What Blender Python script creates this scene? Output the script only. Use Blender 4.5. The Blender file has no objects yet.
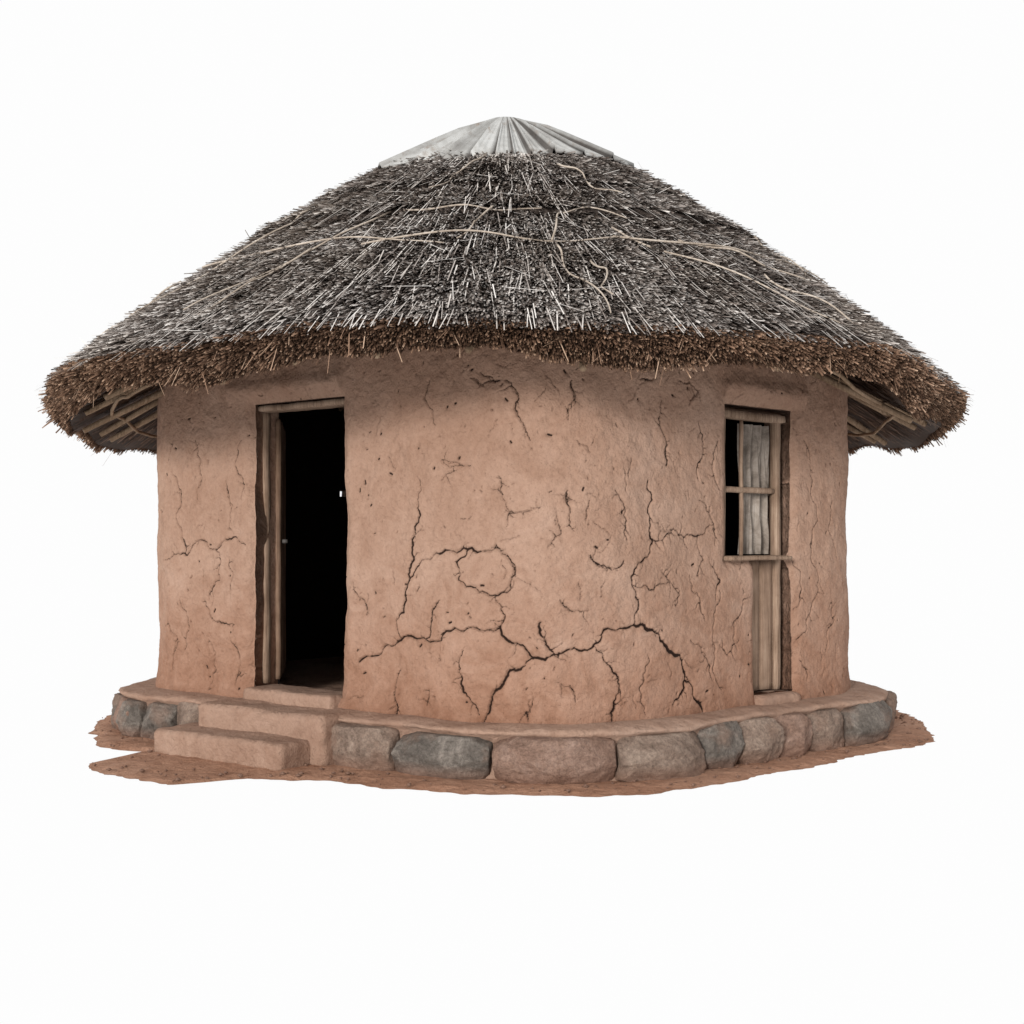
import bpy, math, random
import numpy as np
from mathutils import Vector, noise as mn
random.seed(7); rng=np.random.default_rng(11)
scene=bpy.context.scene
coll=scene.collection

# ---------------------------------------------------------------- helpers
def mesh_quads(name,V,F,smooth=False,attrs=None,mat_idx=None):
    V=np.asarray(V,np.float32);F=np.asarray(F,np.int32)
    me=bpy.data.meshes.new(name)
    k=F.shape[1]
    me.vertices.add(len(V));me.vertices.foreach_set("co",V.ravel())
    me.loops.add(F.size);me.loops.foreach_set("vertex_index",F.ravel())
    me.polygons.add(len(F));me.polygons.foreach_set("loop_start",np.arange(0,F.size,k,dtype=np.int32))
    if mat_idx is not None: me.polygons.foreach_set("material_index",np.asarray(mat_idx,np.int32))
    me.update(calc_edges=True);me.validate()
    if smooth: me.polygons.foreach_set("use_smooth",np.ones(len(me.polygons),bool))
    if attrs:
        for n,a in attrs.items():
            at=me.attributes.new(n,'FLOAT','POINT');at.data.foreach_set("value",np.asarray(a,np.float32))
    return me
def obj(name,me,parent=None,mats=()):
    o=bpy.data.objects.new(name,me);coll.objects.link(o)
    if me is not None:
        for m in mats: me.materials.append(m)
    if parent is not None: o.parent=parent
    return o
_L=rng.random((256,256))
def vn(x,y):
    x=np.asarray(x,float);y=np.asarray(y,float)
    xi=np.floor(x).astype(int);yi=np.floor(y).astype(int);fx=x-xi;fy=y-yi
    fx=fx*fx*(3-2*fx);fy=fy*fy*(3-2*fy)
    a=_L[xi%256,yi%256];b=_L[(xi+1)%256,yi%256];c=_L[xi%256,(yi+1)%256];d=_L[(xi+1)%256,(yi+1)%256]
    return (a*(1-fx)+b*fx)*(1-fy)+(c*(1-fx)+d*fx)*fy-.5
def fbm(x,y,o=4):
    r=0;a=1
    for i in range(o):
        r=r+a*vn(x*2**i+17*i,y*2**i+5*i);a*=.5
    return r

# ---------------------------------------------------------------- materials
def newmat(name):
    m=bpy.data.materials.new(name);m.use_nodes=True
    nt=m.node_tree;b=nt.nodes["Principled BSDF"];b.inputs["Roughness"].default_value=.95
    b.inputs["Specular IOR Level"].default_value=.15
    return m,nt,b
def nd(nt,t,**k):
    n=nt.nodes.new(t)
    for a,v in k.items():
        if a in n.inputs: n.inputs[a].default_value=v
        else: setattr(n,a,v)
    return n
def ramp(nt,stops):
    r=nt.nodes.new("ShaderNodeValToRGB");e=r.color_ramp.elements
    while len(e)<len(stops): e.new(.5)
    for q,(p,c) in zip(e,stops): q.position=p;q.color=(*c,1)
    return r
def noisetex(nt,scale,detail=4,rough=.55,vec=None,dist=0):
    n=nd(nt,"ShaderNodeTexNoise");n.inputs["Scale"].default_value=scale;n.inputs["Detail"].default_value=detail
    n.inputs["Roughness"].default_value=rough;n.inputs["Distortion"].default_value=dist
    if vec: nt.links.new(vec,n.inputs["Vector"])
    return n
def mix(nt,a,b,f,mode='MIX'):
    m=nt.nodes.new("ShaderNodeMix");m.data_type='RGBA';m.blend_type=mode
    for s,i in ((f,0),(a,6),(b,7)):
        if isinstance(s,(int,float)): m.inputs[i].default_value=s
        elif isinstance(s,tuple): m.inputs[i].default_value=(*s,1)
        else: nt.links.new(s,m.inputs[i])
    return m.outputs[2]
def bump(nt,b,srcs):
    prev=None
    for s,strength,dist in srcs:
        bn=nt.nodes.new("ShaderNodeBump");bn.inputs["Strength"].default_value=strength;bn.inputs["Distance"].default_value=dist
        nt.links.new(s,bn.inputs["Height"])
        if prev: nt.links.new(prev,bn.inputs["Normal"])
        prev=bn.outputs[0]
    nt.links.new(prev,b.inputs["Normal"])
def geo(nt): return nt.nodes.new("ShaderNodeTexCoord").outputs["Object"]

def mud_mat(name,c1,c2,c3,crack=False,zgrad=True):
    m,nt,b=newmat(name);g=geo(nt)
    n1=noisetex(nt,1.1,5,.6,g);r=ramp(nt,[(.3,c1),(.5,c2),(.72,c3)]);nt.links.new(n1.outputs[0],r.inputs[0])
    n2=noisetex(nt,34,5,.75,g);r2=ramp(nt,[(.28,(.83,.81,.79)),(.5,(1,1,1)),(.75,(1.10,1.10,1.10))]);nt.links.new(n2.outputs[0],r2.inputs[0])
    col=mix(nt,r.outputs[0],r2.outputs[0],1.0,'MULTIPLY')
    n5=noisetex(nt,4.5,5,.65,g,1.0);r5=ramp(nt,[(.35,(.89,.86,.84)),(.53,(1,1,1)),(.7,(1.06,1.08,1.10))]);nt.links.new(n5.outputs[0],r5.inputs[0])
    col=mix(nt,col,r5.outputs[0],1.0,'MULTIPLY')
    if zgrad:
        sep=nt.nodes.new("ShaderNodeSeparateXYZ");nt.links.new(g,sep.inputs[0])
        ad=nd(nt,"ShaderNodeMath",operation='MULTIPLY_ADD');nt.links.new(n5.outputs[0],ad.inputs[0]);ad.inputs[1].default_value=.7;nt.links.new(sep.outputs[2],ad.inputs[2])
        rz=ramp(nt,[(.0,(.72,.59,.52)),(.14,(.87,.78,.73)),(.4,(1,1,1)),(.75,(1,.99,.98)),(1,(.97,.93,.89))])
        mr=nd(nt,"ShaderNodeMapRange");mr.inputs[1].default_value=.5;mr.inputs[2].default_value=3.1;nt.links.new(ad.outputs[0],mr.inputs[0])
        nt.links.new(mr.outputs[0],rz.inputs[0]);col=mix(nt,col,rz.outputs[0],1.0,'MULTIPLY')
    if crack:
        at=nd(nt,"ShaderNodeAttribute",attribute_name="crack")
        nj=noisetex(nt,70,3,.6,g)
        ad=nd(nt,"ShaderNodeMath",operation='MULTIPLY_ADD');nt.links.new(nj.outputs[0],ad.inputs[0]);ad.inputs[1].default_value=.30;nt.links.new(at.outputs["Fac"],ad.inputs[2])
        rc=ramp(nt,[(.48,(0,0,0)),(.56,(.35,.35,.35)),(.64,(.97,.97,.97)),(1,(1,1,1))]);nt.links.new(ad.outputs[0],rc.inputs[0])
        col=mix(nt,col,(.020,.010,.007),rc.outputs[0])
    nt.links.new(col,b.inputs["Base Color"])
    n3=noisetex(nt,60,6,.75,g);n4=noisetex(nt,9,4,.6,g)
    vo=nd(nt,"ShaderNodeTexVoronoi");vo.inputs["Scale"].default_value=45;nt.links.new(g,vo.inputs["Vector"])
    rp=ramp(nt,[(.0,(0,0,0)),(.22,(1,1,1))]);nt.links.new(vo.outputs[0],rp.inputs[0])
    bump(nt,b,[(n4.outputs[0],.8,.05),(n3.outputs[0],.8,.012),(rp.outputs[0],.4,.008)])
    return m
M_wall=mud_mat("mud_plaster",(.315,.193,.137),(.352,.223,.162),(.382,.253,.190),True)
M_plinth=mud_mat("mud_ledge",(.29,.182,.133),(.335,.217,.160),(.375,.253,.192),False,False)
M_soil=mud_mat("red_soil",(.34,.18,.115),(.385,.215,.142),(.43,.255,.177),False,False)
m,nt,b=newmat("shaded_interior");b.inputs["Base Color"].default_value=(.012,.009,.008,1);M_dark=m  # near-black colour paints in the shade of the unlit room
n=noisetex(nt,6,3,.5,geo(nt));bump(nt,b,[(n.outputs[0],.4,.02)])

def stone_mat(name,c1,c2,c3):
    m,nt,b=newmat(name);g=geo(nt)
    n1=noisetex(nt,5,8,.72,g,.6);r=ramp(nt,[(.3,c1),(.5,c2),(.66,c3)]);nt.links.new(n1.outputs[0],r.inputs[0])
    n2=noisetex(nt,50,5,.75,g);r2=ramp(nt,[(.3,(.6,.6,.6)),(.62,(1.15,1.15,1.15))]);nt.links.new(n2.outputs[0],r2.inputs[0])
    col=mix(nt,r.outputs[0],r2.outputs[0],1.0,'MULTIPLY')
    n6=noisetex(nt,3,4,.6,g);r6=ramp(nt,[(.5,(0,0,0)),(.62,(.5,.5,.5))]);nt.links.new(n6.outputs[0],r6.inputs[0])
    col=mix(nt,col,(.29,.18,.13),r6.outputs[0])
    sep=nt.nodes.new("ShaderNodeSeparateXYZ");nt.links.new(g,sep.inputs[0])
    rz=ramp(nt,[(.02,(1,1,1)),(.09,(0,0,0))]);nt.links.new(sep.outputs[2],rz.inputs[0])
    mm=nd(nt,"ShaderNodeMath",operation='MULTIPLY');nt.links.new(rz.outputs[0],mm.inputs[0]);nt.links.new(n1.outputs[0],mm.inputs[1])
    col=mix(nt,col,(.29,.16,.11),mm.outputs[0])
    nt.links.new(col,b.inputs["Base Color"])
    n3=noisetex(nt,10,9,.75,g)
    bump(nt,b,[(n3.outputs[0],1.0,.055),(n2.outputs[0],.8,.012)])
    return m
M_st=[stone_mat("brown_stone",(.15,.105,.08),(.29,.21,.165),(.42,.32,.255)),
      stone_mat("grey_stone",(.085,.073,.064),(.195,.168,.145),(.34,.295,.257)),
      stone_mat("red_stone",(.18,.105,.078),(.32,.205,.155),(.43,.295,.235))]

def wood_mat(name,c1,c2,c3):
    m,nt,b=newmat(name);g=geo(nt)
    mp=nt.nodes.new("ShaderNodeMapping");mp.inputs["Scale"].default_value=(45,45,1.6);nt.links.new(g,mp.inputs[0])
    n1=noisetex(nt,1.5,7,.75,mp.outputs[0]);r=ramp(nt,[(.32,c1),(.48,c2),(.7,c3)]);nt.links.new(n1.outputs[0],r.inputs[0])
    n2=noisetex(nt,4,5,.65,g);r2=ramp(nt,[(.3,(.62,.58,.54)),(.7,(1.15,1.15,1.15))]);nt.links.new(n2.outputs[0],r2.inputs[0])
    nt.links.new(mix(nt,r.outputs[0],r2.outputs[0],1.0,'MULTIPLY'),b.inputs["Base Color"])
    bump(nt,b,[(n1.outputs[0],.7,.006)])
    return m
M_wood=wood_mat("weathered_wood",(.10,.063,.043),(.26,.178,.128),(.40,.30,.225))
M_plank=wood_mat("brown_plank",(.13,.082,.056),(.25,.168,.12),(.34,.245,.18))
M_wooddk=wood_mat("dark_wood",(.07,.042,.028),(.18,.115,.08),(.28,.19,.135))
M_pole=wood_mat("pole_wood",(.13,.085,.055),(.28,.195,.13),(.42,.31,.215))
M_twig=wood_mat("pale_twig",(.28,.23,.19),(.44,.38,.32),(.58,.52,.46))
m,nt,b=newmat("curtain_cloth");g=geo(nt);n1=noisetex(nt,8,8,.75,g,.8);r=ramp(nt,[(.3,(.11,.088,.07)),(.5,(.25,.21,.178)),(.7,(.37,.325,.285))]);nt.links.new(n1.outputs[0],r.inputs[0]);nt.links.new(r.outputs[0],b.inputs[0]);M_cloth=m

def thatch_mat(name,stops):
    m,nt,b=newmat(name);g=geo(nt)
    at=nd(nt,"ShaderNodeAttribute",attribute_name="tint")
    r=ramp(nt,stops);nt.links.new(at.outputs["Fac"],r.inputs[0])
    n1=noisetex(nt,1.3,5,.65,g);r2=ramp(nt,[(.32,(.82,.77,.72)),(.5,(.98,.96,.94)),(.68,(1.12,1.12,1.12))]);nt.links.new(n1.outputs[0],r2.inputs[0])
    col=mix(nt,r.outputs[0],r2.outputs[0],1.0,'MULTIPLY')
    n2=noisetex(nt,60,2,.6,g);r3=ramp(nt,[(.3,(.82,.82,.82)),(.7,(1.12,1.12,1.12))]);nt.links.new(n2.outputs[0],r3.inputs[0])
    col=mix(nt,col,r3.outputs[0],1.0,'MULTIPLY')
    nt.links.new(col,b.inputs["Base Color"]);b.inputs["Roughness"].default_value=.75
    return m
M_thatch=thatch_mat("grey_thatch",[(0,(.035,.027,.024)),(.25,(.13,.106,.094)),(.5,(.34,.305,.283)),(.75,(.56,.53,.505)),(1,(.76,.73,.70))])
M_rim=thatch_mat("brown_cut_reed",[(0,(.03,.017,.011)),(.45,(.13,.076,.050)),(.8,(.27,.170,.115)),(1,(.46,.33,.24))])
m,nt,b=newmat("weathered_metal");g=geo(nt)
n1=noisetex(nt,4,6,.65,g);r=ramp(nt,[(.3,(.22,.21,.20)),(.5,(.36,.36,.35)),(.7,(.48,.485,.48))]);nt.links.new(n1.outputs[0],r.inputs[0])
n2=noisetex(nt,9,4,.6,g);r2=ramp(nt,[(.55,(0,0,0)),(.75,(.7,.7,.7))]);nt.links.new(n2.outputs[0],r2.inputs[0])
at=nd(nt,"ShaderNodeAttribute",attribute_name="tint");r4=ramp(nt,[(0,(.22,.20,.19)),(.4,(.75,.74,.73)),(1,(1.35,1.35,1.35))]);nt.links.new(at.outputs["Fac"],r4.inputs[0])
cc=mix(nt,r.outputs[0],(.2,.15,.115),r2.outputs[0]);cc=mix(nt,cc,r4.outputs[0],1.0,'MULTIPLY')
nt.links.new(cc,b.inputs["Base Color"])
b.inputs["Metallic"].default_value=.2;b.inputs["Roughness"].default_value=.6;b.inputs["Specular IOR Level"].default_value=.25
bump(nt,b,[(n1.outputs[0],.2,.01)]);M_metal=m

# ---------------------------------------------------------------- wall plan
corn=[((0,2.5),0),((-1.3,2.5),.8),((-2.66,1.0),.8),((-2.65,-.66),.35),((.27,-2.77),.9),((2.47,-.87),.4),((2.42,1.1),.7),((1.3,2.5),.8)]
def plan():
    pts=[];n=len(corn)
    for i,(c,t) in enumerate(corn):
        c=np.array(c,float)
        if t==0: pts.append(c[None]);continue
        a=np.array(corn[i-1][0],float);bb=np.array(corn[(i+1)%n][0],float)
        p0=c+t*(a-c)/np.linalg.norm(a-c);p2=c+t*(bb-c)/np.linalg.norm(bb-c)
        s=np.linspace(0,1,60)[:,None];pts.append((1-s)**2*p0+2*s*(1-s)*c+s*s*p2)
    pts.append(np.array([corn[0][0]],float));p=np.concatenate(pts)
    d=np.r_[0,np.cumsum(np.linalg.norm(np.diff(p,axis=0),axis=1))]
    U=np.arange(0,d[-1],.01)
    return U,np.stack([np.interp(U,d,p[:,0]),np.interp(U,d,p[:,1])],1),d[-1]
U,P,PL=plan()
T=np.roll(P,-1,0)-np.roll(P,1,0);T/=np.linalg.norm(T,axis=1)[:,None]
N=np.stack([T[:,1],-T[:,0]],1)
for _ in range(3): N=(np.roll(N,1,0)+N+np.roll(N,-1,0))/3
N/=np.linalg.norm(N,axis=1)[:,None]
def wp(u,off=0):
    u=np.asarray(u)%PL
    x=np.interp(u,U,P[:,0],period=PL);y=np.interp(u,U,P[:,1],period=PL)
    nx=np.interp(u,U,N[:,0],period=PL);ny=np.interp(u,U,N[:,1],period=PL)
    return np.stack([x+nx*off,y+ny*off],-1)
# image pixels (x, y) back-projected through the camera -> distance along the wall and height
def pixel_table(off):
    Q=P+N*off
    i0=np.argmin((P[:,0]+2.60)**2+(P[:,1]+.5)**2);i1=np.argmin((P[:,0]-2.40)**2+(P[:,1]+.75)**2)
    return 512+Q[i0:i1,0]/(Q[i0:i1,1]+9.6)*1227,U[i0:i1],Q[i0:i1,1]+9.6
SX,SU,SD=pixel_table(0)
def su(x): return float(np.interp(x,SX,SU))
def sz(x,y): return float(1.35+(545-y)*np.interp(x,SX,SD)/1227)
uA,uC=su(158),su(848)
dL,dR=su(252),su(341)
w0,w1,w2=su(730),su(758),su(795)
iv=np.argmin((P[:,0]+1.66)**2+(P[:,1]-2.11)**2);uv=float(U[iv])
HOLES=[(dL,dR,.37,2.30),(w0,w2,1.25,2.25),(w1,w2,.37,1.2501),(uv-.0,uv+.18,1.80,1.86)]
# columns / rows
fs=.006
cu=np.concatenate([np.arange(0,uA-.5,.06),np.arange(uA-.5,uC+.5,fs),np.arange(uC+.5,PL-.03,.06)])
cz=np.arange(.24,2.86,fs)
for h in HOLES:
    for e in h[:2]: cu[np.argmin(abs(cu-e))]=e
    for e in h[2:]: cz[np.argmin(abs(cz-e))]=e
nu,nz=len(cu),len(cz)
UU,ZZ=np.meshgrid(cu,cz,indexing='ij')
disp=.028*fbm(UU*1.3,ZZ*1.3+3,3)+.012*fbm(UU*6,ZZ*6,3)+.004*fbm(UU*28,ZZ*28,3)
disp+=.012*np.exp(-((ZZ-.3)/.1)**2)
disp+=.035*np.exp(-((ZZ-2.40)/.07)**2)*((UU>dL-.25)&(UU<dR+.0))
disp+=.03*np.exp(-((ZZ-2.36)/.06)**2)*((UU>w0-.05)&(UU<w2+.12))
crack=np.zeros_like(UU);cdep=np.zeros_like(UU)
DU=np.zeros_like(UU)
for (a,b_,z0,z1) in HOLES:
    dx=np.maximum(np.maximum(a-UU,UU-b_),0);dz=np.maximum(np.maximum(z0-ZZ,ZZ-z1),0)
    d=np.sqrt(dx*dx+dz*dz)
    disp-=.036*np.exp(-(d/.035)**1.5)
    DU+=np.where((ZZ>z0-.05)&(ZZ<z1+.05),1,0)*np.exp(-(np.minimum(abs(UU-a),abs(UU-b_))/.12)**2)*(.03*fbm(ZZ*2.2+a*7,ZZ*0+a,4))
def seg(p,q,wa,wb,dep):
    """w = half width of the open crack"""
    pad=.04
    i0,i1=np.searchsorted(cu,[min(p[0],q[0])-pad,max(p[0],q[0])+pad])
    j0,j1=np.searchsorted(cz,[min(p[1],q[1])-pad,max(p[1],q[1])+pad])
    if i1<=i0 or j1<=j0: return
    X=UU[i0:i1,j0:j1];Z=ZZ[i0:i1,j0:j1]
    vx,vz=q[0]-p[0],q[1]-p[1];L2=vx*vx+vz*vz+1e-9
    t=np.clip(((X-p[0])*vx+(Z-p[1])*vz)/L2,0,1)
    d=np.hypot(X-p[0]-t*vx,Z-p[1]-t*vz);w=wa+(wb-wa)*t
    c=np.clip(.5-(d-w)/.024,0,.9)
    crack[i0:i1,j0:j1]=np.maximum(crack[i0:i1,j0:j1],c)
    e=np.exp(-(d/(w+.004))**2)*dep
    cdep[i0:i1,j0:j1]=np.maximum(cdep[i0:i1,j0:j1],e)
def frac(pts,lv=3,amp=.2):
    for _ in range(lv):
        o=[pts[0]]
        for p,q in zip(pts,pts[1:]):
            l=math.hypot(q[0]-p[0],q[1]-p[1]);k=random.uniform(-amp,amp)*l
            m=((p[0]+q[0])/2-(q[1]-p[1])/max(l,1e-6)*k,(p[1]+q[1])/2+(q[0]-p[0])/max(l,1e-6)*k);o+=[m,q]
        pts=o
    return pts
CR=[  # crack weight, then path points in image pixels
(1.0,[(358,662),(385,645),(400,640),(425,640),(455,628),(480,630),(500,628),(520,645),(535,658),(555,655),(575,648),(595,645),(605,630),(635,625)]),
(1.4,[(635,625),(650,630),(665,645),(680,655),(685,680),(695,700),(703,715)]),
(.7,[(400,640),(395,620),(405,600),(408,580),(412,560),(410,540),(418,515),(415,500),(418,480)]),
(.75,[(408,580),(420,560),(440,553),(470,548),(495,545),(510,560),(515,575),(510,590),(495,595),(475,588),(458,580),(455,562),(470,548)]),
(.7,[(495,595),(505,615),(500,628)]),
(.85,[(635,625),(640,600),(633,585),(645,560),(655,540),(652,520),(655,500),(650,480)]),
(.7,[(555,655),(545,640),(541,622)]),
(.9,[(535,658),(510,670),(497,690),(490,710),(485,722)]),
(.7,[(465,650),(462,680),(470,700),(480,715)]),
(.8,[(595,645),(610,665),(620,680),(615,705),(612,722)]),
(.6,[(655,540),(675,528),(700,535),(715,525)]),
(.6,[(505,380),(518,400),(520,420),(530,440)]),
(.7,[(663,400),(662,425),(670,445),(668,465)]),
(.5,[(430,380),(425,400),(435,425)]),(.5,[(572,380),(575,400),(568,420)]),
(.5,[(400,670),(395,695),(398,715)]),(.5,[(568,490),(570,510),(572,530)]),
(.6,[(615,490),(625,515),(628,540)]),(.5,[(690,575),(700,600),(705,620)]),
(1.1,[(685,680),(672,705)]),
(.6,[(165,560),(185,555),(200,540),(215,550),(245,545)]),(.5,[(195,440),(200,470),(198,500)]),
(.5,[(180,600),(190,625),(185,650)]),(.6,[(215,550),(220,580),(210,600)]),
(.6,[(815,480),(820,520),(812,545),(820,575),(815,600),(812,610),(798,640)]),
(.5,[(740,640),(728,655),(722,640)]),(.6,[(680,380),(700,390),(690,405)]),
(.4,[(505,510),(520,512),(540,508)]),(.4,[(440,460),(470,465)]),(.5,[(590,555),(600,565),(625,560)]),
(.5,[(700,500),(712,515),(716,545)]),(.4,[(530,700),(528,722)]),(.5,[(440,600),(432,620),(425,640)]),
(.5,[(230,560),(232,590)]),(.5,[(825,650),(835,620),(832,600)]),(.4,[(640,380),(655,378)]),(.5,[(350,590),(362,600),(366,615)]),
(.5,[(745,600),(735,625),(738,650)]),(.4,[(576,440),(590,452)]),(.4,[(480,372),(500,380)]),
(.4,[(700,535),(705,560),(698,575)]),(.4,[(560,600),(575,612),(590,610)]),(.5,[(650,660),(640,690),(645,715)]),(.4,[(720,590),(712,640),(722,690)]),(.4,[(210,640),(215,670),(208,690)]),
(.5,[(168,620),(178,640),(172,670)]),(.45,[(225,480),(232,505),(228,530)]),(.45,[(805,440),(812,460),(815,480)]),(.45,[(500,380),(480,384),(470,378)]),
(.45,[(555,520),(560,535),(548,548)]),(.45,[(500,478),(502,495)]),(.45,[(590,500),(586,520)]),(.45,[(570,685),(575,700)]),(.45,[(430,690),(428,705)]),
(.45,[(665,575),(680,590),(676,606)]),(.45,[(720,440),(715,470),(722,490)]),(.45,[(455,470),(440,480)]),
(.55,[(170,470),(180,490),(176,520),(185,555)]),(.5,[(205,600),(215,620),(235,625)]),(.5,[(835,500),(830,530),(838,560)]),(.5,[(800,660),(806,680)]),(.5,[(633,585),(655,590),(670,580)]),
(.5,[(240,440),(236,470),(242,500)]),(.5,[(700,420),(706,450),(700,480)]),(.5,[(715,560),(722,580),(716,600)]),(.5,[(798,560),(803,590),(797,610)]),(.45,[(690,640),(705,655),(712,680)]),(.5,[(172,440),(168,460)]),(.5,[(232,640),(240,660),(236,685)])]
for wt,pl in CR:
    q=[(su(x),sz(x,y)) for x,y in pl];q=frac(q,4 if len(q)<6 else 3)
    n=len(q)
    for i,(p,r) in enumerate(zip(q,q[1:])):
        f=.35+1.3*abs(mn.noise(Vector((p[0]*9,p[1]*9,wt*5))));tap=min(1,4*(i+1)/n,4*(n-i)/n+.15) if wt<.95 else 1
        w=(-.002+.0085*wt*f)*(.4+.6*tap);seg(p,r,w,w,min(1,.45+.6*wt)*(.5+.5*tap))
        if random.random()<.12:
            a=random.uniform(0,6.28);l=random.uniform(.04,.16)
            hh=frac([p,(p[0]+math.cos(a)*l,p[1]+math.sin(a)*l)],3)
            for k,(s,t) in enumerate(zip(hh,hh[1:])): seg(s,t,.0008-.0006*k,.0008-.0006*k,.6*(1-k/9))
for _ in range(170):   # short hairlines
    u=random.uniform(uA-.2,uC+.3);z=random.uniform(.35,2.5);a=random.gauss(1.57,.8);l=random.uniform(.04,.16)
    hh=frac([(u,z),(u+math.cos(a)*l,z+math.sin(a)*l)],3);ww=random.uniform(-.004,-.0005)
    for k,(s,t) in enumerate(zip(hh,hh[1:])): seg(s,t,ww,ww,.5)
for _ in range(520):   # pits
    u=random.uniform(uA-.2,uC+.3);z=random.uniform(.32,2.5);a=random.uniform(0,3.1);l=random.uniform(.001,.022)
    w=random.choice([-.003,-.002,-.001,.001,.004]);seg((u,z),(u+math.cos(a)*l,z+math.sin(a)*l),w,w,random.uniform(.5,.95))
disp-=.02*cdep
XY=wp((UU+DU).ravel(),0);nn=wp(UU.ravel(),1)-wp(UU.ravel(),0)
XY=XY+nn*disp.ravel()[:,None]
Vo=np.concatenate([XY,ZZ.ravel()[:,None]],1)
um=cu+np.r_[np.diff(cu),PL-cu[-1]]/2;zm=(cz[1:]+cz[:-1])/2
hole=np.zeros((nu,nz-1),bool)
for (a,b_,z0,z1) in HOLES: hole|=((um>a)&(um<b_))[:,None]&((zm>z0)&(zm<z1))[None]
keep=~hole
I,J=np.nonzero(keep);I2=(I+1)%nu
F=np.stack([I*nz+J,I2*nz+J,I2*nz+J+1,I*nz+J+1],1)
TH=.25
inner={};Vi=[];Fr=[]
def iidx(i,j):
    k=(i,j)
    if k not in inner:
        p=wp(cu[i]+DU[i,j],-TH);inner[k]=nu*nz+len(Vi);Vi.append((p[0],p[1],cz[j]))
    return inner[k]
for i,j in zip(*np.nonzero(hole)):
    ip=(i+1)%nu
    for (ni,nj,a,c) in (((i-1)%nu,j,(i,j),(i,j+1)),(ip,j,(ip,j+1),(ip,j)),(i,j-1,(ip,j),(i,j)),(i,j+1,(i,j+1),(ip,j+1))):
        if not hole[ni,nj]:
            Fr.append((a[0]*nz+a[1],c[0]*nz+c[1],iidx(*c),iidx(*a)))
V=np.concatenate([Vo,np.array(Vi)]);Fa=np.concatenate([F,np.array(Fr)])
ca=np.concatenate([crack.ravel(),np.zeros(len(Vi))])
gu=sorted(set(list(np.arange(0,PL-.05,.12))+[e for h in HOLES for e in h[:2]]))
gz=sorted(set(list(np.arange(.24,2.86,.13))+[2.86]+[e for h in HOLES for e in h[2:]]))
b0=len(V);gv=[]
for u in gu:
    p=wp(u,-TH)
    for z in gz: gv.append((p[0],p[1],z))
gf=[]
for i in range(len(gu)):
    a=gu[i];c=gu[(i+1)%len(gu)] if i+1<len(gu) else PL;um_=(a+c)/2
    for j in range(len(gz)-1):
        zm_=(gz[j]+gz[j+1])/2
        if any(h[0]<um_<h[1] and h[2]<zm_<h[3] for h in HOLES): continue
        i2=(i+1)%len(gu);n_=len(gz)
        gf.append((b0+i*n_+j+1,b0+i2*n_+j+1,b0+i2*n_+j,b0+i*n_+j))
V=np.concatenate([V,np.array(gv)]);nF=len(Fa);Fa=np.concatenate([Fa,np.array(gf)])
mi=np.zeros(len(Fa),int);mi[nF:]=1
hut=bpy.data.objects.new("mud_hut",None);coll.objects.link(hut)
hut["label"]="round mud-walled hut with thatched roof on a stone foundation";hut["category"]="hut"
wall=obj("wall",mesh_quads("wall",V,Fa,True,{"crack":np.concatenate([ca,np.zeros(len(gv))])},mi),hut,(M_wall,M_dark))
wall["label"]="cracked reddish-brown mud wall"

# ---------------------------------------------------------------- roof
CX=-.05
S_=[0,.25,.55,.85,1]
RE=3.33
def roofp(th,s,tier=True):
    th=np.asarray(th,float);s=np.asarray(s,float)
    f=np.sin(th)**2
    re=1+.010*np.cos(8*th+.6)+.008*np.sin(5*th+1)+.005*np.sin(13*th)
    r=(1-f)*np.interp(s,S_,[1.0,1.57,2.30,2.98,RE])+f*np.interp(s,S_,[.6,1.27,2.1,2.9,3.31])
    r=r*(1+(re-1)*s)
    z=(1-f)*np.interp(s,S_,[4.21,3.83,3.32,2.76,2.42])+f*np.interp(s,S_,[4.22,3.75,3.25,2.77,2.51])
    z=z+.018*s*np.sin(7*th+2)
    if tier:
        z=z+.03*np.clip((s-.04)/.16,0,1)*(s<.20)+.045*np.clip((s-.22)/.17,0,1)*(s<.39)
    return np.stack([CX+r*np.cos(th),r*np.sin(th),z],-1)
def frame(th,s):
    p=roofp(th,s);a=roofp(th,np.minimum(s+.02,1.0),False)-roofp(th,np.minimum(s+.02,1)-.02,False)
    a/=np.linalg.norm(a,axis=-1)[...,None]
    c=np.stack([-np.sin(th),np.cos(th),0*th],-1)
    n=np.cross(c,a);n*=np.sign(n[...,2:3]);n/=np.linalg.norm(n,axis=-1)[...,None]
    c=np.cross(n,a);return p,a,c,n
nt_=300;ths=np.linspace(0,2*np.pi,nt_,endpoint=False)
rows=[]
rows.append(np.stack([0*ths+CX,0*ths,0*ths+4.4],-1))
for s in np.linspace(0,1,60): rows.append(roofp(ths,s*np.ones(nt_))-np.array([0,0,.02]))
def rimb(th,v): # v 0 top..1 bottom of the cut eave
    p=roofp(th,np.ones_like(th));rad=np.stack([np.cos(th),np.sin(th),0*th],-1)
    wob=.030*np.sin(9*th+1)+.020*np.sin(17*th)+.008*np.sin(41*th)
    hgt=.245-.095*np.sin(th)**2*(np.sin(th)<0)
    p=p+rad*(.03*np.sin(np.pi*v)-.10*v**2)[...,None];p[...,2]-=(hgt+wob)*v
    return p
for v in (.15,.4,.7,1.0): rows.append(rimb(ths,np.full(nt_,v)))
rb=rimb(ths,np.ones(nt_));rr=np.hypot(rb[:,0]-CX,rb[:,1])
for q in (3.05,2.8,2.5,2.2,1.8,1.2,.5):
    rows.append(np.stack([CX+q*np.cos(ths),q*np.sin(ths),rb[:,2]+(rr-q)*.56],-1))
rows.append(np.stack([0*ths+CX,0*ths,0*ths+3.95],-1))
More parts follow.
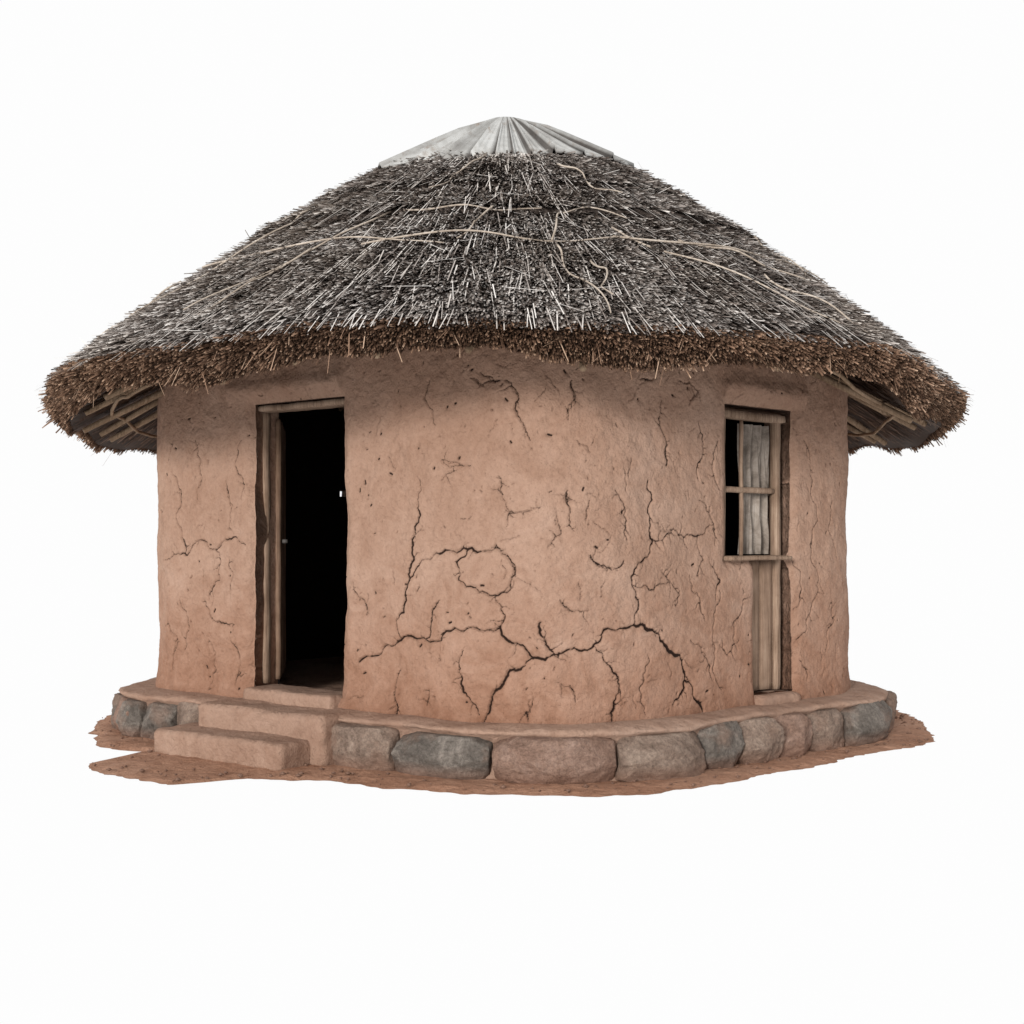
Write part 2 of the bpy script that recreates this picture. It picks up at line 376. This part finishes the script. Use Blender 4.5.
R=np.concatenate(rows);nr=len(rows);Fc=[];mc=[]
for k in range(nr-1):
    for i in range(nt_):
        i2=(i+1)%nt_;Fc.append((k*nt_+i,(k+1)*nt_+i,(k+1)*nt_+i2,k*nt_+i2));mc.append(0 if k<60 else 1)
Vs=[R];Fs=[np.array(Fc)];Ms=[np.array(mc)];Ts=[np.where(np.arange(len(R))<61*nt_,.18,.05)]
cnt=len(R)
def blades(root,tip,side,w,tint,mat,wt=.8):
    global cnt
    n=len(root);w=w[:,None]/2
    q=np.stack([root-side*w,root+side*w,tip+side*w*wt,tip-side*w*wt],1).reshape(-1,3)
    Vs.append(q);Fs.append(cnt+np.arange(4*n).reshape(n,4));Ms.append(np.full(n,mat))
    Ts.append(np.repeat(tint,4)) if tint.ndim==1 else Ts.append(tint.ravel())
    cnt+=4*n
def sample_s(n):
    s=rng.random(n*3);k=rng.random(n*3)<(.3+.7*s);return s[k][:n]
NB=165000
s=sample_s(NB);NB=len(s);th=np.where(rng.random(NB)<.7,rng.uniform(-np.pi-.35,.35,NB),rng.uniform(0,2*np.pi,NB))
p,a,c,n=frame(th,s)
Lb=rng.uniform(.06,.14,NB);Lb=np.minimum(Lb,(1.0-s)*2.6+.075);w=rng.uniform(.009,.0155,NB)
bund=fbm(th*30,s*3,3)                       # reed bundles running down the slope
jit=rng.normal(0,.08,NB)+.18*fbm(th*8,s*6,2)
d=a+c*jit[:,None];d/=np.linalg.norm(d,axis=1)[:,None]
lift=rng.uniform(.000,.022,NB)+.03*(rng.random(NB)<.05);roll=rng.normal(0,.40,NB)
side=np.cross(n,d);side=side*np.cos(roll)[:,None]+n*np.sin(roll)[:,None]
root=p-n*.010-d*.02+n*(.030*bund)[:,None];tip=root+d*Lb[:,None]+n*(lift+.014)[:,None]
edge=np.clip((s-.97)/.03,0,1);tip[:,2]-=edge*.03
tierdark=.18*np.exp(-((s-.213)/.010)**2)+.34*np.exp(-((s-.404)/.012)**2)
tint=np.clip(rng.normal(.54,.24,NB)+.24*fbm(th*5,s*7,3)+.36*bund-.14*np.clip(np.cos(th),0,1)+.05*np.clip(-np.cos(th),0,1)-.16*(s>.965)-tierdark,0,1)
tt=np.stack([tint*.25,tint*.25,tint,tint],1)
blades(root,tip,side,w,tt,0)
NL=3000
s=sample_s(NL);NL=len(s);th=rng.uniform(0,2*np.pi,NL);p,a,c,n=frame(th,s)
d=a+c*rng.normal(0,.08,NL)[:,None];Lb=rng.uniform(.2,.4,NL)
Lb=np.minimum(Lb,(1.03-s)*3.0+.06)
blades(p+n*.02,p+d*Lb[:,None]+n*rng.uniform(.005,.03,NL)[:,None],c,rng.uniform(.004,.008,NL),np.clip(rng.normal(.70,.2,NL),0,1),0)
NR=62000
th=rng.uniform(0,2*np.pi,NR);v=rng.random(NR)**.9
p=rimb(th,v);rad=np.stack([np.cos(th),np.sin(th),0*th],-1);tan=np.stack([-np.sin(th),np.cos(th),0*th],-1)
d=rad*(1.0-.38*v)[:,None]+np.array([0,0,-1])*(.20+.65*v)[:,None]+tan*rng.normal(0,.19,NR)[:,None]+np.array([0,0,1])*rng.normal(0,.12,NR)[:,None]
d/=np.linalg.norm(d,axis=1)[:,None];clump=.7+1.1*np.clip(fbm(th*22,v*2,2)+.3,0,1)
Lb=rng.uniform(.024,.052,NR)*clump*(1+.9*(rng.random(NR)<.03))
roll=rng.uniform(0,np.pi,NR);s2=np.cross(d,tan);side=tan*np.cos(roll)[:,None]+s2*np.sin(roll)[:,None]
tint=np.clip(rng.normal(.58,.28,NR)+.2*fbm(th*22,v*2,2),0,1)
blades(p-d*.03,p+d*Lb[:,None],side,rng.uniform(.007,.012,NR),np.stack([tint*.08,tint*.08,tint,tint],1),1,.85)
NU=16000
th=rng.uniform(0,2*np.pi,NU);q=rng.uniform(2.2,3.12,NU);rbt=rimb(th,np.ones(NU));rr=np.hypot(rbt[:,0]-CX,rbt[:,1]);q=np.minimum(q,rr)
p=np.stack([CX+q*np.cos(th),q*np.sin(th),rbt[:,2]+(rr-q)*.56],-1);rad=np.stack([np.cos(th),np.sin(th),0*th],-1);tan=np.stack([-np.sin(th),np.cos(th),0*th],-1)
d=rad*.87+np.array([0,0,-.49])+tan*rng.normal(0,.10,NU)[:,None]
blades(p,p+d*rng.uniform(.08,.16,NU)[:,None]+np.array([0,0,-1])*rng.uniform(0,.02,NU)[:,None],tan,rng.uniform(.006,.012,NU),np.clip(rng.normal(.34,.26,NU),0,1),1)
NS=180
th=rng.uniform(0,2*np.pi,NS);v=rng.random(NS);p=rimb(th,v);rad=np.stack([np.cos(th),np.sin(th),0*th],-1);tan=np.stack([-np.sin(th),np.cos(th),0*th],-1)
d=rad*rng.uniform(.0,.7,NS)[:,None]+np.array([0,0,-1])*rng.uniform(.5,1,NS)[:,None]+tan*rng.normal(0,.5,NS)[:,None];d/=np.linalg.norm(d,axis=1)[:,None]
blades(p,p+d*rng.uniform(.08,.18,NS)[:,None],tan,rng.uniform(.003,.006,NS),rng.uniform(.7,1,NS),1)
NS=260
s=sample_s(NS);NS=len(s);th=rng.uniform(0,2*np.pi,NS);p,a,c,n=frame(th,s)
d=a*rng.uniform(-.3,1,NS)[:,None]+c*rng.normal(0,.7,NS)[:,None];d/=np.linalg.norm(d,axis=1)[:,None]
blades(p+n*.02,p+d*rng.uniform(.12,.3,NS)[:,None]+n*rng.uniform(.02,.10,NS)[:,None],np.cross(n,d),rng.uniform(.004,.007,NS),rng.uniform(.8,1,NS),0)
# reeds poking out from under the metal cap so that its rim sinks into the thatch
NC=2600
th=rng.uniform(0,2*np.pi,NC);p,a,c,n=frame(th,.0+.05*rng.random(NC))
d=a+c*rng.normal(0,.15,NC)[:,None]+n*rng.uniform(-.05,.25,NC)[:,None]
blades(p+n*.01,p+d*rng.uniform(.06,.15,NC)[:,None],c,rng.uniform(.007,.012,NC),np.clip(rng.normal(.5,.25,NC),0,1),0)
roof=obj("roof",mesh_quads("roof",np.concatenate(Vs),np.concatenate(Fs),False,{"tint":np.concatenate(Ts)},np.concatenate(Ms)),hut,(M_thatch,M_rim))
roof["label"]="grey thatched roof with shaggy brown eaves"

def tube(name,pts,r0,r1,parent,mat,k=6):
    pts=np.array(pts,float);n=len(pts);t=np.gradient(pts,axis=0);t/=np.linalg.norm(t,axis=1)[:,None]
    up=np.array([.13,.21,.97]);V=[]
    for i in range(n):
        a=np.cross(t[i],up);a/=np.linalg.norm(a);b2=np.cross(t[i],a);r=r0+(r1-r0)*i/(n-1)
        for j in range(k):
            g=2*math.pi*j/k;V.append(pts[i]+a*math.cos(g)*r+b2*math.sin(g)*r)
    F=[(i*k+j,i*k+(j+1)%k,(i+1)*k+(j+1)%k,(i+1)*k+j) for i in range(n-1) for j in range(k)]
    F+= [(0,3,2,1),(0,5,4,3),((n-1)*k,(n-1)*k+1,(n-1)*k+2,(n-1)*k+3),((n-1)*k,(n-1)*k+3,(n-1)*k+4,(n-1)*k+5)]
    return obj(name,mesh_quads(name,V,F,True),parent,(mat,))
for i in range(34):
    g=2*math.pi*(i+.5)/34+random.uniform(-.05,.05);g2=g+random.uniform(-.09,.09)
    rb1=rimb(np.array([g]),np.array([1.0]))[0];r1=math.hypot(rb1[0]-CX,rb1[1])
    f=lambda q,gg:(CX+q*math.cos(gg),q*math.sin(gg),rb1[2]+(r1-q)*.56-.05)
    tube("rafter",[f(1.9,g),f(2.6,(g+g2)/2),f(3.12,g2)],.028,.021,roof,M_pole)
pp=[]
for i in range(121):
    g=2*math.pi*i/120;q=2.93;rb1=rimb(np.array([g]),np.array([1.0]))[0]
    pp.append((CX+q*math.cos(g),q*math.sin(g),rb1[2]+.10))
tube("eave_pole",pp,.013,.013,roof,M_pole)
def onroof(th,s,l): 
    p,a,c,n=frame(np.array([math.radians(th)]),np.array([s]));return (p+n*l)[0]
ST=[[(-150,.60),(-136,.57),(-122,.60),(-110,.575),(-98,.64)],[(-112,.61),(-96,.58),(-82,.60),(-72,.585)],[(-72,.57),(-54,.61),(-38,.58),(-22,.62)],
[(-112,.405),(-96,.41),(-82,.405)],
[(-115,.40),(-128,.88)],[(-93,.40),(-97,.60)],[(-83,.61),(-79,.44),(-73,.40),(-66,.46)],
[(-83,.64),(-80,.97)],[(-71,.52),(-53,.95)],[(-101,.02),(-111,.28)],
[(-60,.58),(-45,.72)],[(-140,.35),(-142,.85)],[(-78,.72),(-79,.9)],
[(-22,.4),(-33,.65)],[(-150,.66),(-158,.9)],[(-55,.75),(-50,.97)],[(-121,.62),(-125,.9)],[(-66,.1),(-60,.32)],
[(10,.6),(40,.6),(70,.6),(100,.61)],[(100,.6),(130,.6),(165,.6),(200,.6)],[(30,.2),(45,.6)],[(120,.3),(105,.7)]]
for q in ST:
    q=np.array(q,float);k=np.linspace(0,1,len(q));ph=random.uniform(0,6);tt_=np.linspace(0,1,10*len(q))
    dg=min(3,len(q)-1);c0_=np.polyfit(k,q[:,0],dg);c1_=np.polyfit(k,q[:,1],dg)
    pts=[onroof(np.polyval(c0_,t)+.6*math.sin(t*8+ph),np.polyval(c1_,t)+.010*mn.noise(Vector((t*4,ph,0)))+.004*math.sin(t*15+ph),.032+.014*math.sin(t*9+ph)) for t in tt_]
    tube("binding_stick",pts,.0068,.004,roof,M_twig)
# metal cap made of overlapping flat sheets
edges=[0.0]
while edges[-1]<2*math.pi-.12: edges.append(edges[-1]+random.uniform(.17,.30))
edges=np.array(edges)/edges[-1]*2*math.pi;npn=len(edges)-1
tc=[];ph=[];pid=[]
for i in range(npn):
    for t in (0,.05,.12,.33,.36,.40,.66,.70,.74,.95): tc.append(edges[i]+(edges[i+1]-edges[i])*t);ph.append(t);pid.append(i)
tc=np.array(tc);ph=np.array(ph);pid=np.array(pid);nth=len(tc)
seam=((ph==.05)*1.0+(ph==.36)*.3+(ph==.70)*.3)
pan=rng.uniform(-.010,.010,npn)[pid];ext=rng.uniform(-.03,.03,npn)[pid];ptint=rng.uniform(.3,1,npn)[pid]
E=roofp(tc,.03-.035*np.cos(tc),False);rc=np.stack([np.cos(tc),np.sin(tc),0*tc],-1)
rows=[];ct=[]
for k,t in enumerate([0,.12,.3,.5,.75,1.0]):
    ap=np.array([CX,0,4.665])+rc*.13*[1,.8,0]
    q=ap*(1-t)+(E+np.array([0,0,.016])+rc*ext[:,None])*t
    q[:,2]+=(seam*.034+pan+.016*(1-ph))*min(1,t*3)
    rows.append(q);ct.append(np.clip(ptint*.7+.15-1.2*((ph==.95)|(ph==0))+.4*seam,0,1))
low=rows[-1].copy();low[:,2]-=.02;low-=rc*.01
rows.append(low);ct.append(ptint*0)
top=np.array([[CX,0,4.68]]).repeat(nth,0);rows=[top]+rows;ct=[ptint*0+.5]+ct
Vc=np.concatenate(rows);Fc=[(k*nth+i,(k+1)*nth+i,(k+1)*nth+(i+1)%nth,k*nth+(i+1)%nth) for k in range(len(rows)-1) for i in range(nth)]
cap=obj("roof_cap",mesh_quads("roof_cap",Vc,Fc,False,{"tint":np.concatenate(ct)}),roof,(M_metal,));cap["label"]="grey metal sheet cap with radial seams"

# ---------------------------------------------------------------- rough boxes
def rbox(name,org,ax,ay,size,parent,mat,cell=.04,rough=.004,round_=.006,ns=0):
    sx,sy,szz=size;nxyz=[max(2,int(round(v/cell))) for v in size]
    vid={};V=[];F=[]
    def g(i,j,k):
        if (i,j,k) in vid: return vid[(i,j,k)]
        l=[i/nxyz[0]*sx,j/nxyz[1]*sy,k/nxyz[2]*szz]
        on=[(i in(0,nxyz[0])),(j in(0,nxyz[1])),(k in(0,nxyz[2]))]
        if sum(on)>=2:
            for t in range(3):
                if on[t]: l[t]+= (round_ if l[t]<=0 else -round_)*(.6 if sum(on)==2 else .9)
        P3=Vector(org)+Vector(ax)*l[0]+Vector(ay)*l[1]+Vector((0,0,l[2]))
        o=mn.noise_vector(P3*4+Vector((ns,0,0)))*rough+mn.noise_vector(P3*17+Vector((ns,3,0)))*rough*.35
        vid[(i,j,k)]=len(V);V.append(P3+o);return vid[(i,j,k)]
    X,Y,Z=nxyz
    for i in range(X):
        for j in range(Y): F.append((g(i,j,Z),g(i+1,j,Z),g(i+1,j+1,Z),g(i,j+1,Z)));F.append((g(i,j,0),g(i,j+1,0),g(i+1,j+1,0),g(i+1,j,0)))
    for i in range(X):
        for k in range(Z): F.append((g(i,0,k),g(i+1,0,k),g(i+1,0,k+1),g(i,0,k+1)));F.append((g(i,Y,k),g(i,Y,k+1),g(i+1,Y,k+1),g(i+1,Y,k)))
    for j in range(Y):
        for k in range(Z): F.append((g(0,j,k),g(0,j,k+1),g(0,j+1,k+1),g(0,j+1,k)));F.append((g(X,j,k),g(X,j+1,k),g(X,j+1,k+1),g(X,j,k+1)))
    me=mesh_quads(name,[tuple(v) for v in V],F,rough>.009)
    return obj(name,me,parent,(mat,))
def join(objs,name,parent):
    import bmesh
    bm=bmesh.new()
    mats=[]
    for o in objs:
        base=len(bm.faces);bm.from_mesh(o.data);bm.faces.ensure_lookup_table()
        m_=o.data.materials[0]
        if m_ not in mats: mats.append(m_)
        for f in bm.faces[base:]: f.material_index=mats.index(m_)
    me=bpy.data.meshes.new(name);bm.to_mesh(me);bm.free()
    for m_ in mats: me.materials.append(m_)
    for o in objs: bpy.data.objects.remove(o)
    o=bpy.data.objects.new(name,me);coll.objects.link(o);o.parent=parent;return o
def lf(u0,u1):
    a=wp(u0,0);b2=wp(u1,0);d=(b2-a);W=float(np.linalg.norm(d));d/=W;return a,d,np.array([d[1],-d[0]]),W
A,D,NN,W=lf(dL,dR)
def dl(a,o,z): return (A[0]+D[0]*a+NN[0]*o,A[1]+D[1]*a+NN[1]*o,z)
def dbox(name,a,o,z,s,mat,par=hut,**k): return rbox(name,dl(a,o,z),(D[0],D[1],0),(-NN[0],-NN[1],0),s,par,mat,**k)
fr=[dbox("x",-.015,-.10,.40,(.034,.06,1.86),M_wood,ns=1,rough=.007),dbox("x",W-.045,-.16,.40,(.05,.06,1.86),M_wooddk,ns=2),dbox("x",.0,-.05,2.252,(W-.0,.14,.043),M_wood,ns=3,rough=.008)]
dframe=join(fr,"door_frame",hut)
thr=dbox("threshold",-.02,.07,.27,(W+.0,.31,.12),M_plinth,cell=.03,rough=.010,round_=.012,ns=4)
h=dl(.012,-.20,0);ld=Vector((-.14,1,0)).normalized();ln=Vector((ld.y,-ld.x,0))
lv=[rbox("x",(h[0]+ld.x*.16*i,h[1]+ld.y*.16*i,.42),ld,ln,(.155,.04,1.80),hut,M_wooddk,ns=5+i) for i in range(5)]
leaf=join(lv,"door",hut);leaf["label"]="dark plank door standing open"
latch=rbox("latch",(h[0]+ln.x*.042,h[1]+ln.y*.042+.02,1.36),ld,ln,(.05,.04,.03),leaf,M_metal,cell=.02,rough=.001,round_=.003)
# window and plank panel
A,D,NN,W=lf(w0,w2);q1=float(np.linalg.norm(wp(w1)-wp(w0)))
R0=-.065
fr=[dbox("x",.0,R0,1.25,(.04,.06,.98),M_wood,ns=1,rough=.004),dbox("x",W-.115,R0-.002,.38,(.055,.06,1.85),M_wood,ns=2,rough=.004),
    dbox("x",.0,R0+.015,2.165,(W-.03,.09,.055),M_wood,ns=3,rough=.006),
    dbox("x",.04,R0-.01,1.69,(W-.155,.04,.04),M_wood,ns=4,rough=.004),
    dbox("x",.215,R0-.014,1.26,(.024,.03,.91),M_wood,ns=6)]
win=join(fr,"window",hut);win["label"]="weathered wooden window frame with a pale curtain"
sill=dbox("sill",-.03,.03,1.250,(W-.03,.15,.032),M_wood,par=win,ns=7,rough=.005)
V=[];F=[];nx,nzc=70,30
for i in range(nx+1):
    for j in range(nzc+1):
        a=.26+(W-.36)*i/nx;z=1.29+.86*j/nzc;e=1.0-.25*j/nzc
        o=R0-.085+e*(.020*math.sin(i*.30+1.3*math.sin(j*.11))+.009*math.sin(i*.7+j*.2))+.004*math.sin(i*1.3-j*.35)
        V.append(dl(a,o,z))
for i in range(nx):
    for j in range(nzc): F.append((i*(nzc+1)+j,(i+1)*(nzc+1)+j,(i+1)*(nzc+1)+j+1,i*(nzc+1)+j+1))
cur=obj("curtain",mesh_quads("curtain",V,F,True),win,(M_cloth,))
pl=[dbox("x",W-.115-.135*(i+1),R0-.03-.004*(i%2),.385,(.132,.025,.865),M_plank,ns=8+i,rough=.002,round_=.003) for i in range(3)]
pan_=join(pl,"plank_panel",hut)
ws=dbox("threshold",q1-.03,.05,.27,(W-q1+.04,.28,.10),M_plinth,cell=.03,rough=.01,round_=.015,ns=14)

# ---------------------------------------------------------------- foundation
def ends(u):   # the ledge widens where it wraps round the two side corners
    u=np.asarray(u)%PL
    return .07*np.exp(-((u-uA+.0)/.5)**2)+.09*np.exp(-((u-uC-.1)/.5)**2)
fu=np.arange(0,PL-.02,.03);nf=len(fu)
prof=[(-.30,.315),(-.05,.315),(.06,.312),(.11,.306),(.15,.298),(.175,.288),(.18,.275),(.165,.26),(.13,.24),(.12,.1),(.13,-.02)]
rows=[]
for k,(o,z) in enumerate(prof):
    wv=.03*fbm(fu*2.1,fu*0+3,3)+.030*fbm(fu*9,fu*0+k*.4,3)
    wv=(wv if 3<=k<=7 else wv*.3)+ends(fu)*(k>2)
    q=wp(fu,0)+(wp(fu,1)-wp(fu,0))*(o+wv)[:,None]
    zz=z+.016*fbm(fu*3,fu*0+k*.4,4)*(1 if k>1 else .2)
    rows.append(np.concatenate([q,zz[:,None]],1))
c0=np.array([[0,0,.312]]).repeat(nf,0);rows=[c0]+rows
V=np.concatenate(rows);F=[(k*nf+i,(k+1)*nf+i,(k+1)*nf+(i+1)%nf,k*nf+(i+1)%nf) for k in range(len(rows)-1) for i in range(nf)]
found=obj("foundation",mesh_quads("foundation",V,F,True),hut,(M_plinth,));found["label"]="low mud-topped foundation ringed with rough stones"
def stone(u0,u1,mat,seed,zt=.280,th=.25,off=.262):
    rs=random.Random(seed*13+5)
    zt=zt*rs.uniform(.88,1.03);off=off+rs.uniform(-.02,.035)+float(ends((u0+u1)/2))
    V=[];F=[];vid={};n=24;L=u1-u0
    planes=[]
    for _ in range(8):
        v=Vector((rs.uniform(-.8,.8),rs.uniform(.5,1.3),rs.uniform(-.8,.8))).normalized();planes.append((v,rs.uniform(.86,1.0)))
    for sx_ in (-1,1):
        for sz_ in (-1,1): planes.append((Vector((sx_*rs.uniform(.5,1.3),rs.uniform(.1,.6),sz_*rs.uniform(.5,1.3))).normalized(),rs.uniform(1.04,1.24)))
    tl=rs.uniform(-.14,.14)
    def g(i,j,k):
        if (i,j,k) in vid: return vid[(i,j,k)]
        p=Vector((2*i/n-1,2*j/n-1,2*k/n-1))
        m8=(abs(p.x)**10+abs(p.y)**6+abs(p.z)**10)**(1/8.5);p=p/max(m8,.8)
        p.x=max(-1,min(1,p.x));p.y=max(-1,min(1,p.y));p.z=max(-1,min(1,p.z))
        for v,dd in planes:
            e=p.dot(v)-dd
            if e>0: p=p-v*e*.96
        nz_=mn.noise_vector(Vector((p.x*1.2+seed*7,p.y*1.2,p.z*1.2)))*.07+mn.noise_vector(Vector((p.x*4+seed*7,p.y*4,p.z*4)))*.05+mn.noise_vector(Vector((p.x*11+seed*7,p.y*11,p.z*11)))*.028
        u=(u0+u1)/2+(p.x*.97+nz_.x*.35+tl*p.z*.3)*L/2
        o=off-th/2+(p.y+nz_.y*1.5)*th/2
        z=zt/2-.02+(p.z+nz_.z*.6)*(zt/2+.02)
        z=min(z,.294+.006*nz_.x*10)
        q=wp(u,o);vid[(i,j,k)]=len(V);V.append((q[0],q[1],z));return vid[(i,j,k)]
    R_=range(n)
    for i in R_:
        for j in R_:
            F+=[(g(i,j,n),g(i+1,j,n),g(i+1,j+1,n),g(i,j+1,n)),(g(i,j,0),g(i,j+1,0),g(i+1,j+1,0),g(i+1,j,0)),
                (g(i,0,j),g(i+1,0,j),g(i+1,0,j+1),g(i,0,j+1)),(g(i,n,j),g(i,n,j+1),g(i+1,n,j+1),g(i+1,n,j)),
                (g(0,i,j),g(0,i,j+1),g(0,i+1,j+1),g(0,i+1,j)),(g(n,i,j),g(n,i+1,j),g(n,i+1,j+1),g(n,i,j+1))]
    return obj("stone",mesh_quads("stone",V,F,False),found,(M_st[mat],))
SX2,SU2,SD2=pixel_table(.24)
bx=[322,388,487,622,710,747,781,815,850,885];mt=[0,1,2,0,1,0,2,0,1,1]  # stone joints as image pixel columns
us=[float(np.interp(x,SX2,SU2)) for x in bx]
for i in range(len(bx)-1): stone(us[i],us[i+1],mt[i],i+1)
u=us[-1];i=20
uend=PL+float(np.interp(130,SX2,SU2))-.35
while u<uend:
    l=random.uniform(.28,.5);stone(u,u+l,random.choice([0,1,2,1]),i);u+=l;i+=1
u=uend-PL
for l,m_ in ((.22,1),(.26,1),(.30,1),(.3,0),(.33,2),(.33,0),(.3,1)):
    if u+l>us[0]: l=us[0]-u
    if l>.08: stone(u,u+l,m_,i)
    u+=l;i+=1

# worn earthen step in front of the door; the ledge behind it is packed with the same mud
A,D,NN,W=lf(dL,dR)
st0=rbox("entrance_ledge",dl(W/2-.60,.318,-.02),(D[0],D[1],0),(-NN[0],-NN[1],0),(1.16,.34,.325),hut,M_plinth,cell=.022,rough=.012,round_=.022,ns=9)
st1=rbox("doorstep",dl(W/2-.26-.48,.565,-.03),(D[0],D[1],0),(-NN[0],-NN[1],0),(1.20,.40,.185),hut,M_plinth,cell=.022,rough=.012,round_=.018,ns=3)
# ---------------------------------------------------------------- ground
bd=[(-3.08,-.62),(-2.88,-1.1),(-2.75,-1.35),(-2.42,-1.52),(-2.66,-1.95),(-2.60,-2.12),(-1.95,-2.62),(-1.54,-2.42),(-1.05,-2.52),(-.5,-2.80),(.26,-2.93),(.75,-2.86),(1.2,-2.6),(1.6,-2.24),(2.3,-1.6),(2.93,-1.08),(3.05,-.6),(3.05,1.2),(1.7,2.95),(0,3.1),(-1.7,2.95),(-3.1,1.2)]
ang=np.array([math.atan2(y,x) for x,y in bd]);rad_=np.array([math.hypot(x,y) for x,y in bd]);o_=np.argsort(ang)
na=900;ga=np.linspace(-np.pi,np.pi,na,endpoint=False)
rbd=np.interp(ga,ang[o_],rad_[o_],period=2*np.pi)+.05*fbm(ga*12,ga*0+1,4)+.03*fbm(ga*50,ga*0+2,2)
rows=[];fr_=list(np.linspace(.0,.7,5))+list(np.linspace(.74,.985,26))+[1.0,1.0,.9,.0]
for k,f in enumerate(fr_):
    r=rbd*f;x=r*np.cos(ga);y=r*np.sin(ga)
    z=.012*fbm(x*3,y*3,3)+.009*fbm(x*14,y*14,3)
    if k>30: z=z*0-.015
    if k>32: z=z*0-.03
    if k==30: z=z*.5-.006
    rows.append(np.stack([x,y,z],-1))
V=np.concatenate(rows);F=[(k*na+i,(k+1)*na+i,(k+1)*na+(i+1)%na,k*na+(i+1)%na) for k in range(len(rows)-1) for i in range(na)]
gr=obj("ground",mesh_quads("ground",V,F,True),None,(M_soil,));gr["kind"]="structure";gr["label"]="patch of red earth under the hut"
V=[];F=[];c_=0
for _ in range(600):
    a=random.uniform(-math.pi,math.pi);rb_=float(np.interp(a,ga,rbd));r=rb_-abs(random.gauss(0,.18))-.01
    s_=random.choice([.004,.006,.007,.009,.013,.018]);x,y=r*math.cos(a),r*math.sin(a)
    base=[(1,0,0),(-1,0,0),(0,1,0),(0,-1,0),(0,0,1),(0,0,-1)]
    for v in base: V.append((x+v[0]*s_*random.uniform(.7,1.3),y+v[1]*s_*random.uniform(.7,1.3),s_*.4+v[2]*s_*random.uniform(.5,.9)))
    for f in ((0,2,4),(2,1,4),(1,3,4),(3,0,4),(2,0,5),(1,2,5),(3,1,5),(0,3,5)): F.append([c_+q for q in f])
    c_+=6
gv=obj("gravel",mesh_quads("gravel",V,F,False),None,(M_st[2],));gv["kind"]="stuff";gv["label"]="small crumbs of red earth and stone"

# ---------------------------------------------------------------- light, camera
w=bpy.data.worlds.new("World");scene.world=w;w.use_nodes=True
bg=w.node_tree.nodes["Background"];bg.inputs[0].default_value=(.985,.985,.985,1);bg.inputs[1].default_value=1.0
sd=bpy.data.lights.new("sun","SUN");sd.energy=3.1;sd.angle=math.radians(14);sd.color=(1,.97,.93)
so=bpy.data.objects.new("sun",sd);coll.objects.link(so)
so.rotation_euler=Vector((.38,.86,-.19)).to_track_quat('-Z','Y').to_euler();so.location=(-4,-8,8)
cd=bpy.data.cameras.new("camera");cam=bpy.data.objects.new("camera",cd);coll.objects.link(cam)
cam.location=(0,-9.6,1.35);cam.rotation_euler=(math.radians(90),0,0)
cd.sensor_width=36;cd.lens=1227/1024*36;cd.shift_y=33/1024;cd.clip_end=500
scene.camera=cam
scene.view_settings.view_transform='Standard';scene.view_settings.look='None';scene.view_settings.exposure=0
